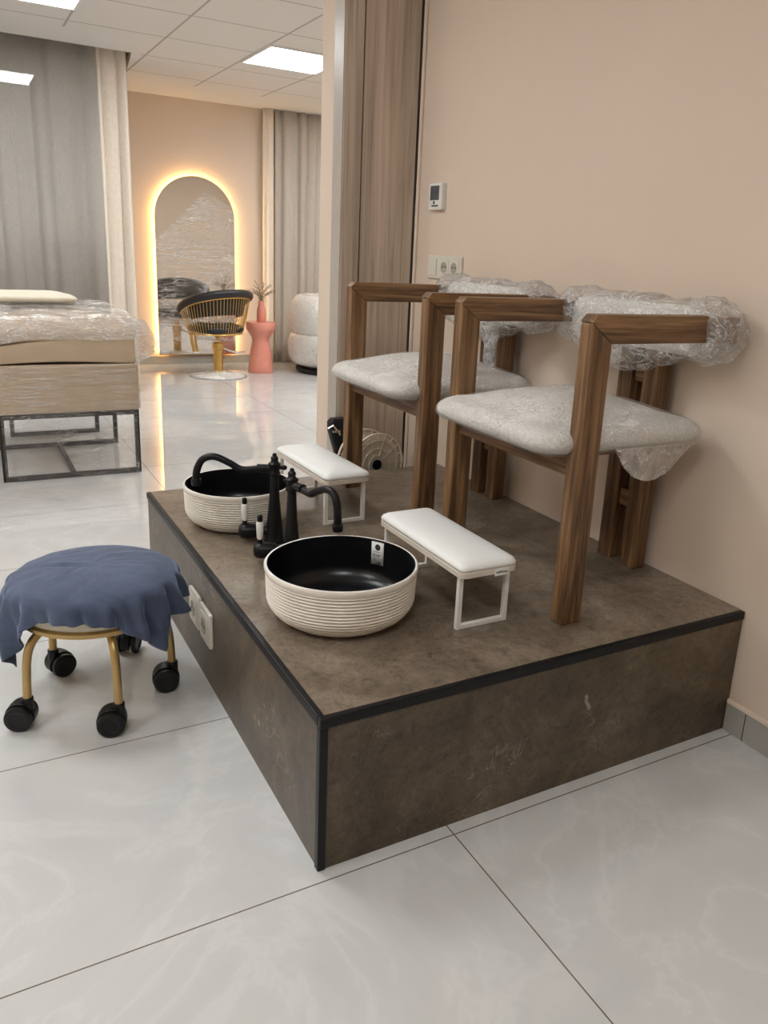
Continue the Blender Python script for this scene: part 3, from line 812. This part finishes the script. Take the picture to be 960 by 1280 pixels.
# ------------------------------------------------------------------ rolling stool and cloth
SX, SY = -.274, .862
st = thing('rolling_stool', 'low round gold legged stool on black castors under a blue cloth', 'stool', (SX, SY, 0))
SR = .185
bm = B(); add_lathe(bm, [(0, .268), (SR - .008, .268), (SR - .002, .276), (SR - .002, .33), (SR - .015, .345), (SR - .05, .356), (0, .362)], 64); obj('seat', bm, M['creamfab'], st, smooth=True)
bm = B(); add_lathe(bm, [(0, .252), (SR - .004, .252), (SR + .003, .256), (SR + .003, .266), (SR - .004, .269), (0, .269)], 64); obj('seat_rim', bm, M['goldmatte'], st, smooth=True)
feet = [(-.47, .768), (-.262, .644), (-.084, .81), (-.169, 1.067), (-.383, 1.02)]
for fx, fy in feet:
    d = Vector((fx - SX, fy - SY, 0)); L = d.length; d.normalize()
    R0 = L - .012
    pts = smooth_path([d * (R0 - .095) + Vector((0, 0, .251)), d * (R0 - .05) + Vector((0, 0, .243)), d * (R0 - .020) + Vector((0, 0, .218)), d * (R0 - .006) + Vector((0, 0, .17)), d * R0 + Vector((0, 0, .075))], 6)
    bm = B(); add_tube(bm, pts, .0105, 14); lg = obj('leg', bm, M['goldmatte'], st, smooth=True)
    # castor: hood and two wheels, trailing sideways
    a = math.atan2(d.y, d.x) + random.uniform(-.5, .5)
    a = math.radians({0: 158, 1: 165, 2: 172, 3: 60, 4: 20}[feet.index((fx, fy))])
    ax = Vector((math.cos(a), math.sin(a), 0)); sd = Vector((-ax.y, ax.x, 0))
    c = d * R0 + ax * .018 + Vector((0, 0, .034))
    bm = B()
    Mt = Matrix((( ax.x, 0, sd.x, c.x), (ax.y, 0, sd.y, c.y), (0, 1, 0, c.z), (0, 0, 0, 1)))
    hood = [(.036 * math.cos(q), .036 * math.sin(q)) for q in [math.radians(-20 + k * 12) for k in range(19)]]
    hood += [(-.030, -.016), (-.008, .006), (.012, -.004)]
    add_prism(bm, hood, -.013, .013, Mt)
    add_tube(bm, [d * R0 + Vector((0, 0, .048)), d * R0 + Vector((0, 0, .082))], .0145, 14)
    cs = obj('caster', bm, M['blackplastic'], lg, smooth=True, bevel=.002)
    for sgn in (-1, 1):
        bm = B(); add_lathe(bm, [(0, -.008), (.026, -.008), (.0325, -.0055), (.034, 0), (.0325, .0055), (.027, .008), (.020, .0075), (.018, .0055), (0, .0055)], 32, Mt @ Matrix.Translation((0, 0, sgn * .023)) @ Matrix.Scale(sgn, 4, (0, 0, 1)))
        obj('wheel', bm, M['blackplastic'], lg, smooth=True)
# cloth: laid over the seat, corners hanging
def cloth():
    bm = B(); rgt = Vector((.87, -.49, 0)); near = Vector((-.49, -.87, 0))
    keys = [(0, .088), (12, .105), (25, .178), (34, .140), (46, .105), (60, .070), (90, .054), (106, .058), (118, .088), (130, .155), (143, .225), (152, .175), (162, .125), (176, .120), (190, .130), (205, .10), (225, .08), (255, .07), (285, .08), (315, .10), (335, .10), (348, .09), (360, .088)]
    def L(a):
        a %= 360
        for (a0, l0), (a1, l1) in zip(keys, keys[1:]):
            if a <= a1:
                t = (a - a0) / (a1 - a0); return l0 + (l1 - l0) * t
    n = 300; R0 = SR + .015; top = .376
    rings = []
    c = bm.verts.new((0, 0, top))
    nr, nd = 16, 18
    for j in range(1, nr + 1):
        ring = []
        for i in range(n):
            a = 2 * PI * i / n; d = rgt * math.cos(a) + near * math.sin(a)
            r = (R0 - .012) * j / nr; e = j / nr
            z = top - .024 * e ** 3.2
            q = d * r + Vector((0, 0, z))
            w = .0030 * mnoise.noise(Vector((q.x * 16, q.y * 34, 1))) + .0014 * mnoise.noise(Vector((q.x * 50, q.y * 60, 4)))
            q.z += w * (1 - e ** 6) + .0015
            # a small gathered crease on the left half
            g = (q.dot(rgt) + .055) ; h = (q.dot(near) - .015)
            q.z += .006 * math.exp(-(h / .010) ** 2) * math.exp(-(g / .045) ** 2) - .004 * math.exp(-((h - .016) / .008) ** 2) * math.exp(-(g / .05) ** 2)
            ring.append(bm.verts.new(q))
        rings.append(ring)
    for j in range(1, nd + 1):
        ring = []
        for i in range(n):
            a = 2 * PI * i / n; d = rgt * math.cos(a) + near * math.sin(a); deg = math.degrees(a)
            Lt = L(deg); s = Lt * j / nd; t = j / nd
            # roll over the edge, then fall with flare and folds
            cr = .034; ph0 = .36                      # the roll starts where the top already slopes
            th = min(ph0 + s / cr, PI * .47)
            s0 = (th - ph0) * cr
            out = cr * (math.sin(th) - math.sin(ph0)) + (s - s0) * math.cos(th); dn = cr * (math.cos(ph0) - math.cos(th)) + (s - s0) * math.sin(th)
            amp = max(0, min(1, (s - .008) / .085))
            fold = (.017 * math.sin(a * 17 + 1.5 * math.sin(a * 2)) + .008 * math.sin(a * 33 + 2 + 3 * t)) * amp
            ear = .012 * math.exp(-((deg - 4) / 8) ** 2) * amp + .012 * math.exp(-((deg - 186) / 8) ** 2) * amp
            tuck = -.020 * max(0, s - .12) / .1
            q = d * (R0 - .012 + out + fold + ear + tuck) + Vector((0, 0, top - .0225 - dn))
            q += mnoise.noise_vector(q * 20) * .004
            rad = math.hypot(q.x, q.y)
            if q.z < .350 and rad < SR + .010: q.x *= (SR + .010) / rad; q.y *= (SR + .010) / rad
            ring.append(bm.verts.new(q))
        rings.append(ring)
    for i in range(n): bm.faces.new((c, rings[0][i], rings[0][(i + 1) % n]))
    for a, b in zip(rings, rings[1:]):
        for i in range(n): bm.faces.new((a[i], b[i], b[(i + 1) % n], a[(i + 1) % n]))
    o = obj('towel', bm, M['velvet'], None, smooth=2, loc=(SX, SY, 0))
    s = o.modifiers.new('thickness', 'SOLIDIFY'); s.thickness = .004; s.offset = 1
    return tag(o, 'blue plush cloth draped over the low gold legged stool', 'towel')
cloth()

# ------------------------------------------------------------------ wrapped bed
bd = thing('massage_bed', 'tan upholstered bed on dark metal frame, wrapped in clear plastic', 'bed', (0, 3.05, 0))
X0, X1, LB = -.400, .268, 1.15
box('base', M['tan'], bd, X0 - .04, X1, 0, LB, .335, .575, bevel=.012, seg=3)
bm = B(); nx, ny = 30, 12
loops = []
def slab(z0f, z1f, y0, y1, x0, x1, n=28):
    out = []
    for i in range(n + 1):
        u = i / n; x = x0 + (x1 - x0) * u
        out.append([(x, y0, z0f(u)), (x, y0 - .012, (z0f(u) + z1f(u)) / 2), (x, y0, z1f(u)), (x, y1, z1f(u)), (x, y1, z0f(u))])
    return out
loft(bm, slab(lambda u: .577 + .012 * math.sin(PI * min(1, u * 1.1)), lambda u: .655 + .080 * u ** .8 * (1 - .25 * max(0, u - .8)), .004, LB, X0 - .03, X1 - .012))
obj('mattress', bm, M['tan'], bd, smooth=True, bevel=.006)
bm = B(); cushion(bm, X0 - .08, X1 + .015, .0, LB - .1, .665, .806, r=.09, edge=.6, crown=.30, steps=12)
tp = obj('upper_cushion', bm, M['tan'], bd, smooth=2)
def drape():
    """film over the end of the bed: hem slants up to the right on the short end, hangs low over the long side"""
    bm = B(); rows = []
    nu, nv = 90, 46
    for j in range(nv + 1):
        v = j / nv; row = []
        for i in range(nu + 1):
            u = i / nu; x = X0 - .10 + (X1 + .055 - X0 + .10) * u
            e = max(0, (u - .86) / .14)
            zt = .826 - .055 * e ** 2
            hem = .650 + .080 * u + .02 * math.sin(u * 5)      # where the film ends on the short end
            yl = .95 * (1 - v / .55) if v < .55 else 0
            if v < .55: q = Vector((x, yl - .014 + .05 * e * e, zt - .012 * (v / .55) ** 4))
            else:
                t = (v - .55) / .45; q = Vector((x, -.016 - .020 * math.sin(PI * min(1, t * 1.15)) + .05 * e * e, zt - .012 - (zt - .012 - hem) * t))
            q += mnoise.noise_vector(Vector((q.x * 6, q.y * 6, q.z * 20))) * .009 + mnoise.noise_vector(q * 38) * .004
            q.z = max(q.z, .600); q.y = min(q.y, .96)
            row.append(bm.verts.new(q))
        rows.append(row)
    for a, b in zip(rows, rows[1:]):
        for k in range(nu): bm.faces.new((a[k], a[k + 1], b[k + 1], b[k]))
    return bm
obj('plastic_wrap', drape(), M['film_drape'], tp, smooth=2)
bm = B(); rows = []
for j in range(34):                              # film bulging over the right side
    v = j / 33; row = []
    for i in range(30):
        u = i / 29
        prof_x = .055 + .050 * math.sin(PI * min(1, v * 1.02)) ** .8 - .05 * max(0, v - .8) / .2
        q = Vector((X1 - .025 + prof_x, -.02 + .75 * u, .795 - .225 * v - .02 * u))
        q += mnoise.noise_vector(q * 13) * .016 + mnoise.noise_vector(q * 40) * .007
        row.append(bm.verts.new(q))
    rows.append(row)
for a, b in zip(rows, rows[1:]):
    for k in range(29): bm.faces.new((a[k], a[k + 1], b[k + 1], b[k]))
obj('plastic_fold', bm, M['film_white'], tp, smooth=2)
bm = B(); rows = []
for j in range(20):                              # film round the base
    v = j / 19; row = []
    for i in range(44):
        u = i / 43
        s = u * 1.35
        x, y = (X0 - .04 + s, -.006) if s < X1 - X0 + .04 else (X1 + .006, s - (X1 - X0 + .04))
        q = Vector((x, y, .578 - .245 * v)); q += Vector((0, -abs(mnoise.noise(q * 12)) * .004, 0)) if y < 0 else Vector((abs(mnoise.noise(q * 12)) * .004, 0, 0))
        row.append(bm.verts.new(q))
    rows.append(row)
for a, b in zip(rows, rows[1:]):
    for k in range(43): bm.faces.new((a[k], a[k + 1], b[k + 1], b[k]))
obj('base_wrap', bm, M['film_bed'], bd, smooth=2)
def leg_frame(y, x0, x1):
    bm = B(); w = .011
    for a, b, c, d in ((x0, x0 + .024, 0, .335), (x1 - .024, x1, 0, .335), (x0 + .024, x1 - .024, 0, .024), (x0 + .024, x1 - .024, .311, .335)): add_box(bm, a, b, y - w, y + w, c, d)
    obj('leg_frame', bm, M['darkmetal'], bd, bevel=.002)
leg_frame(.015, -.392, .262); leg_frame(.70, -.392, .262); leg_frame(1.02, -.30, .205)
box('stretcher', M['darkmetal'], bd, -.075, -.055, .026, .689, 0, .022)
# film curtain between the legs
bm = B(); rows = []
for j in range(14):
    v = j / 13; row = []
    for i in range(40):
        u = i / 39; q = Vector((-.38 + .63 * u, -.004, .333 - .325 * v)); q.y += -.012 + .006 * mnoise.noise(q * 16); row.append(bm.verts.new(q))
    rows.append(row)
for a, b in zip(rows, rows[1:]):
    for k in range(39): bm.faces.new((a[k], a[k + 1], b[k + 1], b[k]))
obj('leg_wrap', bm, M['film_legs'], bd, smooth=2)
bm = B(); cushion(bm, -.46, .062, 3.87, 4.17, .838, .892, r=.05, edge=.5, crown=.4, steps=10)
bm2 = bm
tag(obj('pillow', bm2, M['creamfab'], None, smooth=2, loc=(0, -.35, 0)), 'flat cream pillow on top of the plastic wrapped bed', 'pillow')
# loose film on the floor before the bed
bm = B(); rows = []
for j in range(30):
    v = j / 29; row = []
    for i in range(40):
        u = i / 39; q = Vector((-.62 + .80 * u, 2.28 + .62 * v, .004)); q.z += .007 * abs(mnoise.noise(q * 9)) + .004 * abs(mnoise.noise(q * 30)); row.append(bm.verts.new(q))
    rows.append(row)
for a, b in zip(rows, rows[1:]):
    for k in range(39): bm.faces.new((a[k], a[k + 1], b[k + 1], b[k]))
tag(obj('plastic_sheet', bm, M['film_floor'], None, smooth=2), 'crumpled clear plastic film lying on the floor before the bed', 'plastic sheet')

# ------------------------------------------------------------------ lit arch mirror
mx0, mx1, mz0, mr = 1.190, 1.955, .095, .3825
mc = (mx0 + mx1) / 2; zs = 1.780 - mr
def arch(inset, n=40):
    r = mr - inset
    out = [(mc - r, mz0 + inset), (mc + r, mz0 + inset)]
    for k in range(n + 1):
        a = PI * k / n; out.append((mc + r * math.cos(a), zs + r * math.sin(a)))
    return out
XZ = Matrix(((1, 0, 0, 0), (0, 0, -1, 0), (0, 1, 0, 0), (0, 0, 0, 1)))      # plan (x, y) -> (x, z), thickness towards the viewer
mi = thing('arch_mirror', 'tall arched mirror with warm glow behind it on the peach wall', 'mirror', (0, 6.93, 0))
bm = B(); add_prism(bm, arch(0), .040, .050, XZ); obj('frame', bm, M['gold'], mi)
bm = B(); add_prism(bm, arch(.005), .0501, .0512, XZ); obj('glass', bm, M['mirror'], mi)
bm = B(); add_prism(bm, arch(.05), 0, .040, XZ); obj('backing', bm, M['lampframe'], mi)
bm = B(); A = arch(.022)[1:] + [arch(.022)[0]]; add_tube(bm, [(x, -.022, z) for x, z in A], .010, 8); obj('light_strip', bm, M['strip'], mi, smooth=True)
# film on the glass: lower part, its top edge torn on a slant
bm = B(); rows = []
for j in range(40):
    v = j / 39; row = []
    for i in range(24):
        u = i / 23; x = mx0 + .008 + (mx1 - mx0 - .016) * u
        dx = abs(x - mc); ztop = zs + math.sqrt(max(0, (mr - .008) ** 2 - dx * dx))
        ztop = min(ztop, 1.18 + .75 * u if u < .62 else 1.645 - .35 * (u - .62))
        z = mz0 + .012 + (ztop - mz0 - .012) * v
        q = Vector((x, -.058, z)); q.y += .004 * mnoise.noise(Vector((x * 6 + z * 9, z * 26 - x * 9, 0)))
        row.append(bm.verts.new(q))
    rows.append(row)
for a, b in zip(rows, rows[1:]):
    for k in range(23): bm.faces.new((a[k], a[k + 1], b[k + 1], b[k]))
obj('plastic_wrap', bm, M['film_mirror'], mi, smooth=2)

# ------------------------------------------------------------------ salon chair
sc_ = thing('salon_chair', 'black salon chair with gold wire back facing the lit mirror', 'chair', (1.548, 6.10, 0), math.radians(22))
# local: -y is the side nearest the viewer (back of the chair), +y faces the mirror
bm = B(); pr = []
for k in range(13): pr.append((.255 * (1 - k / 12) , .012 + .055 * (k / 12) ** 2.2))
add_lathe(bm, [(0, 0), (.262, 0), (.262, .008), (.255, .012)] + pr[1:], 40)
for v in bm.verts:
    if .001 < v.co.z: v.co += mnoise.noise_vector(v.co * 16) * .010
obj('base', bm, M['film_white'], sc_, smooth=2)
bm = B(); add_lathe(bm, [(0, .002), (.235, .002), (.235, .008), (.06, .030), (0, .035)], 40); obj('foot_plate', bm, M['paper'], sc_, smooth=True)
bm = B(); add_lathe(bm, [(.042, .03), (.042, .245), (.050, .25), (.050, .305), (.030, .31), (.026, .36), (.09, .375), (.09, .385), (0, .385)], 28); obj('column', bm, M['gold'], sc_, smooth=True)
tube('pump_lever', M['chrome'], sc_, [(.05, 0, .26), (.12, -.03, .225), (.20, -.04, .205), (.27, -.04, .21)], .010, 10)
bm = B(); cushion(bm, -.225, .225, -.20, .26, .40, .50, r=.16, edge=.5, crown=.3); obj('seat', bm, M['blackleather'], sc_, smooth=2)
TH = [math.radians(a) for a in range(-205, 26, 1)]
def rim_pt(a, k=1.0):
    b = a + PI / 2                      # 0 at the back (towards -y)
    e = abs(b) / math.radians(115)
    return Vector((.315 * math.sin(b) , -.285 * math.cos(b) + .03, .745 - .16 * e ** 2.0))
def bot_pt(a):
    b = a + PI / 2
    return Vector((.245 * math.sin(b), -.225 * math.cos(b) + .03, .395))
rim = [rim_pt(a) for a in TH]
bm = B(); add_tube(bm, [p + Vector((0, 0, .018)) for p in rim], [.036] * len(rim), 14); obj('armrest_pad', bm, M['blackleather'], sc_, smooth=True)
bm = B(); add_tube(bm, [p - Vector((0, 0, .02)) for p in rim], .007, 8); add_tube(bm, [bot_pt(a) for a in TH], .007, 8); obj('wire_rail', bm, M['gold'], sc_, smooth=True)
nb = 40
for k in range(nb):
    a = TH[0] + (TH[-1] - TH[0]) * (k + .5) / nb
    p, q = bot_pt(a), rim_pt(a) - Vector((0, 0, .02))
    tube('wire', M['gold'], sc_, [p, p.lerp(q, .5) + Vector((p.x, p.y - .03, 0)) * .04, q], .0026, 6)
# inner black back pad (upper half)
bm = B(); rows = []
for t_ in (0, .25, .5, .75, 1):
    rows.append([bm.verts.new(Vector((bot_pt(a).lerp(rim_pt(a), .50 + .46 * t_)).to_tuple()) * 1.0 - Vector((rim_pt(a).x, rim_pt(a).y - .03, 0)) * .09) for a in TH[20:-20:3]])
for a, b in zip(rows, rows[1:]):
    for k in range(len(a) - 1): bm.faces.new((a[k], a[k + 1], b[k + 1], b[k]))
o = obj('back_pad', bm, M['blackleather'], sc_, smooth=2); s = o.modifiers.new('thickness', 'SOLIDIFY'); s.thickness = .02
bm = B(); cushion(bm, -.19, .19, -.14, .20, .495, .555, r=.12, edge=.5, crown=.3, jitter=.012, seed=3); obj('seat_wrap', bm, M['film_white'], sc_, smooth=2)
bm = B()
for x in (-.275, -.235): add_tube(bm, [(x, .02, .40), (x, .01, .31), (x + .01, .0, .24)], .012, 8)
add_box(bm, -.29, -.22, -.005, .03, .385, .405)
obj('footrest', bm, M['gold'], sc_, smooth=True)
tube('footrest_bar', M['film_white'], sc_, [(-.24, .02, .36), (-.10, -.02, .345), (0, -.04, .335)], .014, 8)

# ------------------------------------------------------------------ pedestal, vase, twigs
bm = B(); add_lathe(bm, [(0, 0), (.118, 0), (.120, .004), (.117, .06), (.108, .15), (.094, .23), (.082, .285), (.080, .31), (.088, .335), (.112, .372), (.136, .408), (.140, .418), (.140, .474), (.137, .478), (0, .478)], 48)
tag(obj('side_table', bm, M['pink'], None, smooth=True, loc=(2.012, 6.27, 0)), 'coral pink waisted pedestal table between lit mirror and white armchair', 'side table')
bm = B(); add_lathe(bm, [(0, 0), (.040, 0), (.043, .005), (.043, .09), (.039, .125), (.030, .150), (.027, .175), (.030, .196), (.026, .196), (.022, .175), (.022, .15), (0, .14)], 36)
tag(obj('vase', bm, M['pinkvase'], None, smooth=True, loc=(2.018, 6.27, .478)), 'coral pink bottle vase holding dried twigs', 'vase')
tw = thing('dried_flowers', 'spray of dried brown twigs in the coral pink vase', 'dried flowers', (2.018, 6.27, .478))
rn = random.Random(5)
for k in range(22):
    a = rn.uniform(0, 2 * PI); sp = rn.uniform(.02, .15); hh = rn.uniform(.28, .40) - sp * .35
    p0 = Vector((rn.uniform(-.012, .012), rn.uniform(-.012, .012), .15)); p1 = Vector((math.cos(a) * sp, math.sin(a) * sp * .7, hh))
    mid = p0.lerp(p1, .5) + Vector((-math.cos(a) * sp * .22, 0, .03))
    bm = B(); sp_ = smooth_path([p0, mid, p1], 6); add_tube(bm, sp_, [.0026 - .0012 * i / len(sp_) for i in range(len(sp_))], 5)
    for i in range(6, len(sp_), 1):
        dd = Vector((rn.uniform(-1, 1), rn.uniform(-1, 1), rn.uniform(.2, 1))).normalized() * rn.uniform(.010, .028)
        add_tube(bm, [sp_[i], sp_[i] + dd * .6, sp_[i] + dd], [.0012, .0024, .0006], 5)
    obj('twig', bm, M['twig'], tw, smooth=True)

# ------------------------------------------------------------------ wrapped armchair
ar = thing('tub_armchair', 'rounded white armchair wrapped in clear plastic behind the partition', 'armchair', (2.72, 6.18, 0))
def blob(bm, c, rx, ry, rz, e=.75, n=36, m=22, jit=0, top=1.0):
    rows = []
    for j in range(m + 1):
        ph = -PI / 2 + PI * j / m; row = []
        cz = math.copysign(abs(math.sin(ph)) ** e, math.sin(ph)); cr = abs(math.cos(ph)) ** e
        for i in range(n):
            a = 2 * PI * i / n
            q = Vector((c[0] + rx * cr * math.cos(a), c[1] + ry * cr * math.sin(a), c[2] + rz * cz))
            if jit: q += mnoise.noise_vector(q * 9) * jit + mnoise.noise_vector(q * 30) * jit * .4
            row.append(q)
        rows.append(row)
    loft(bm, rows)
bm = B(); blob(bm, (0, .0, .245), .44, .40, .205, .62); obj('seat', bm, M['boucle'], ar, smooth=2)
loops = []
for i in range(41):
    a = math.radians(-20 + 250 * i / 40)           # horseshoe back, open towards the viewer right
    e = min(1, min(i, 40 - i) / 5); e = math.sin(e * PI / 2) * .5 + .5
    c = Vector((.33 * math.cos(a + .5), .29 * math.sin(a + .5), .53)); d = Vector((math.cos(a + .5), math.sin(a + .5), 0))
    loops.append([c + d * (.105 * e * math.cos(2 * PI * k / 20)) + Vector((0, 0, .215 * e * math.sin(2 * PI * k / 20))) for k in range(20)])
bm = B(); loft(bm, loops); obj('backrest', bm, M['boucle'], ar, smooth=2)
bm = B(); add_lathe(bm, [(0, 0), (.34, 0), (.36, .02), (.36, .045), (0, .045)], 40); obj('plinth', bm, M['blackplastic'], ar, smooth=True)
bm = B(); blob(bm, (0, .0, .250), .455, .415, .215, .62, n=60, m=40, jit=.008); obj('plastic_wrap', bm, M['film_sofa'], ar, smooth=2)
loops2 = []
for lp in loops:
    c = sum(lp, Vector()) / len(lp); loops2.append([c + (p - c) * 1.05 + mnoise.noise_vector(p * 12) * .010 for p in lp])
bm = B(); loft(bm, loops2); obj('plastic_wrap', bm, M['film_sofa'], ar, smooth=2)

# ------------------------------------------------------------------ behind the platform: crate, spool, pouch
bm = B(); add_box(bm, .778, .796, 1.56, 1.830, .1965, .362)
tag(obj('wooden_board', bm, M['crate'], None, bevel=.002), 'orange brown wooden board edge sticking up behind the platform, under the black pouch', 'board')
sp = thing('cable_spool', 'ivory plastic cable spool with ribbed flange behind the rear armchair leg', 'spool', (.942, 1.712, .198 + .135), 0)
axd = Vector((.15, -.9887, 0)); sdv = Vector((.9887, .15, 0))
SM = Matrix(((sdv.x, 0, axd.x, 0), (sdv.y, 0, axd.y, 0), (0, 1, 0, 0), (0, 0, 0, 1)))
def flange(z0, name):
    bm = B(); add_lathe(bm, [(.022, z0), (.118, z0), (.118, z0 + .003), (.022, z0 + .003)], 48, SM, close=True)
    for r in (.130, .100, .066, .036):
        add_lathe(bm, [(r, z0 - .002), (r + .005, z0 - .002), (r + .005, z0 + .007), (r, z0 + .007)], 48, SM, close=True)
    for k in range(20):
        a = 2 * PI * k / 20; add_box(bm, .10, .132, -.0014, .0014, z0, z0 + .006, SM @ Matrix.Rotation(a, 4, 'Z'))
    for k in range(10):
        a = 2 * PI * k / 10; add_box(bm, .036, .102, -.0014, .0014, z0, z0 + .006, SM @ Matrix.Rotation(a, 4, 'Z'))
    obj(name, bm, M['spool'], sp)
flange(.045, 'flange'); flange(-.050, 'flange')
bm = B(); add_lathe(bm, [(.05, -.047), (.05, .045)], 40, SM); obj('core', bm, M['spool'], sp, smooth=True)
bm = B(); add_lathe(bm, [(0, .047), (.019, .047), (.022, .050), (.022, .054), (.018, .054), (.017, .049), (0, .049)], 28, SM); obj('hub', bm, M['matblack'], sp, smooth=True)
po = thing('pouch', 'small black pouch with shiny metal clip standing left of the cable spool', 'pouch', (.842, 1.795, .1965))
bm = B(); loops = []
for z, a, b, dx in ((0, .022, .014, .014), (.06, .024, .016, .010), (.15, .026, .018, .004), (.22, .034, .022, -.010), (.27, .040, .025, -.018), (.302, .041, .024, -.018), (.316, .034, .020, -.014)):
    loops.append([(dx + x, y, z) for x, y in rrect(-a, a, -b, b, min(a, b) * .6, 5)])
loft(bm, loops); obj('body', bm, M['pouch'], po, smooth=True)
tube('clip', M['chrome'], po, [(-.070, -.028, .280), (-.052, -.034, .293), (-.030, -.034, .267), (-.018, -.030, .253)], .005, 8)
bm = B(); add_box(bm, -.052, -.015, -.030, -.024, .261, .271); obj('buckle', bm, M['chrome'], po, bevel=.002)
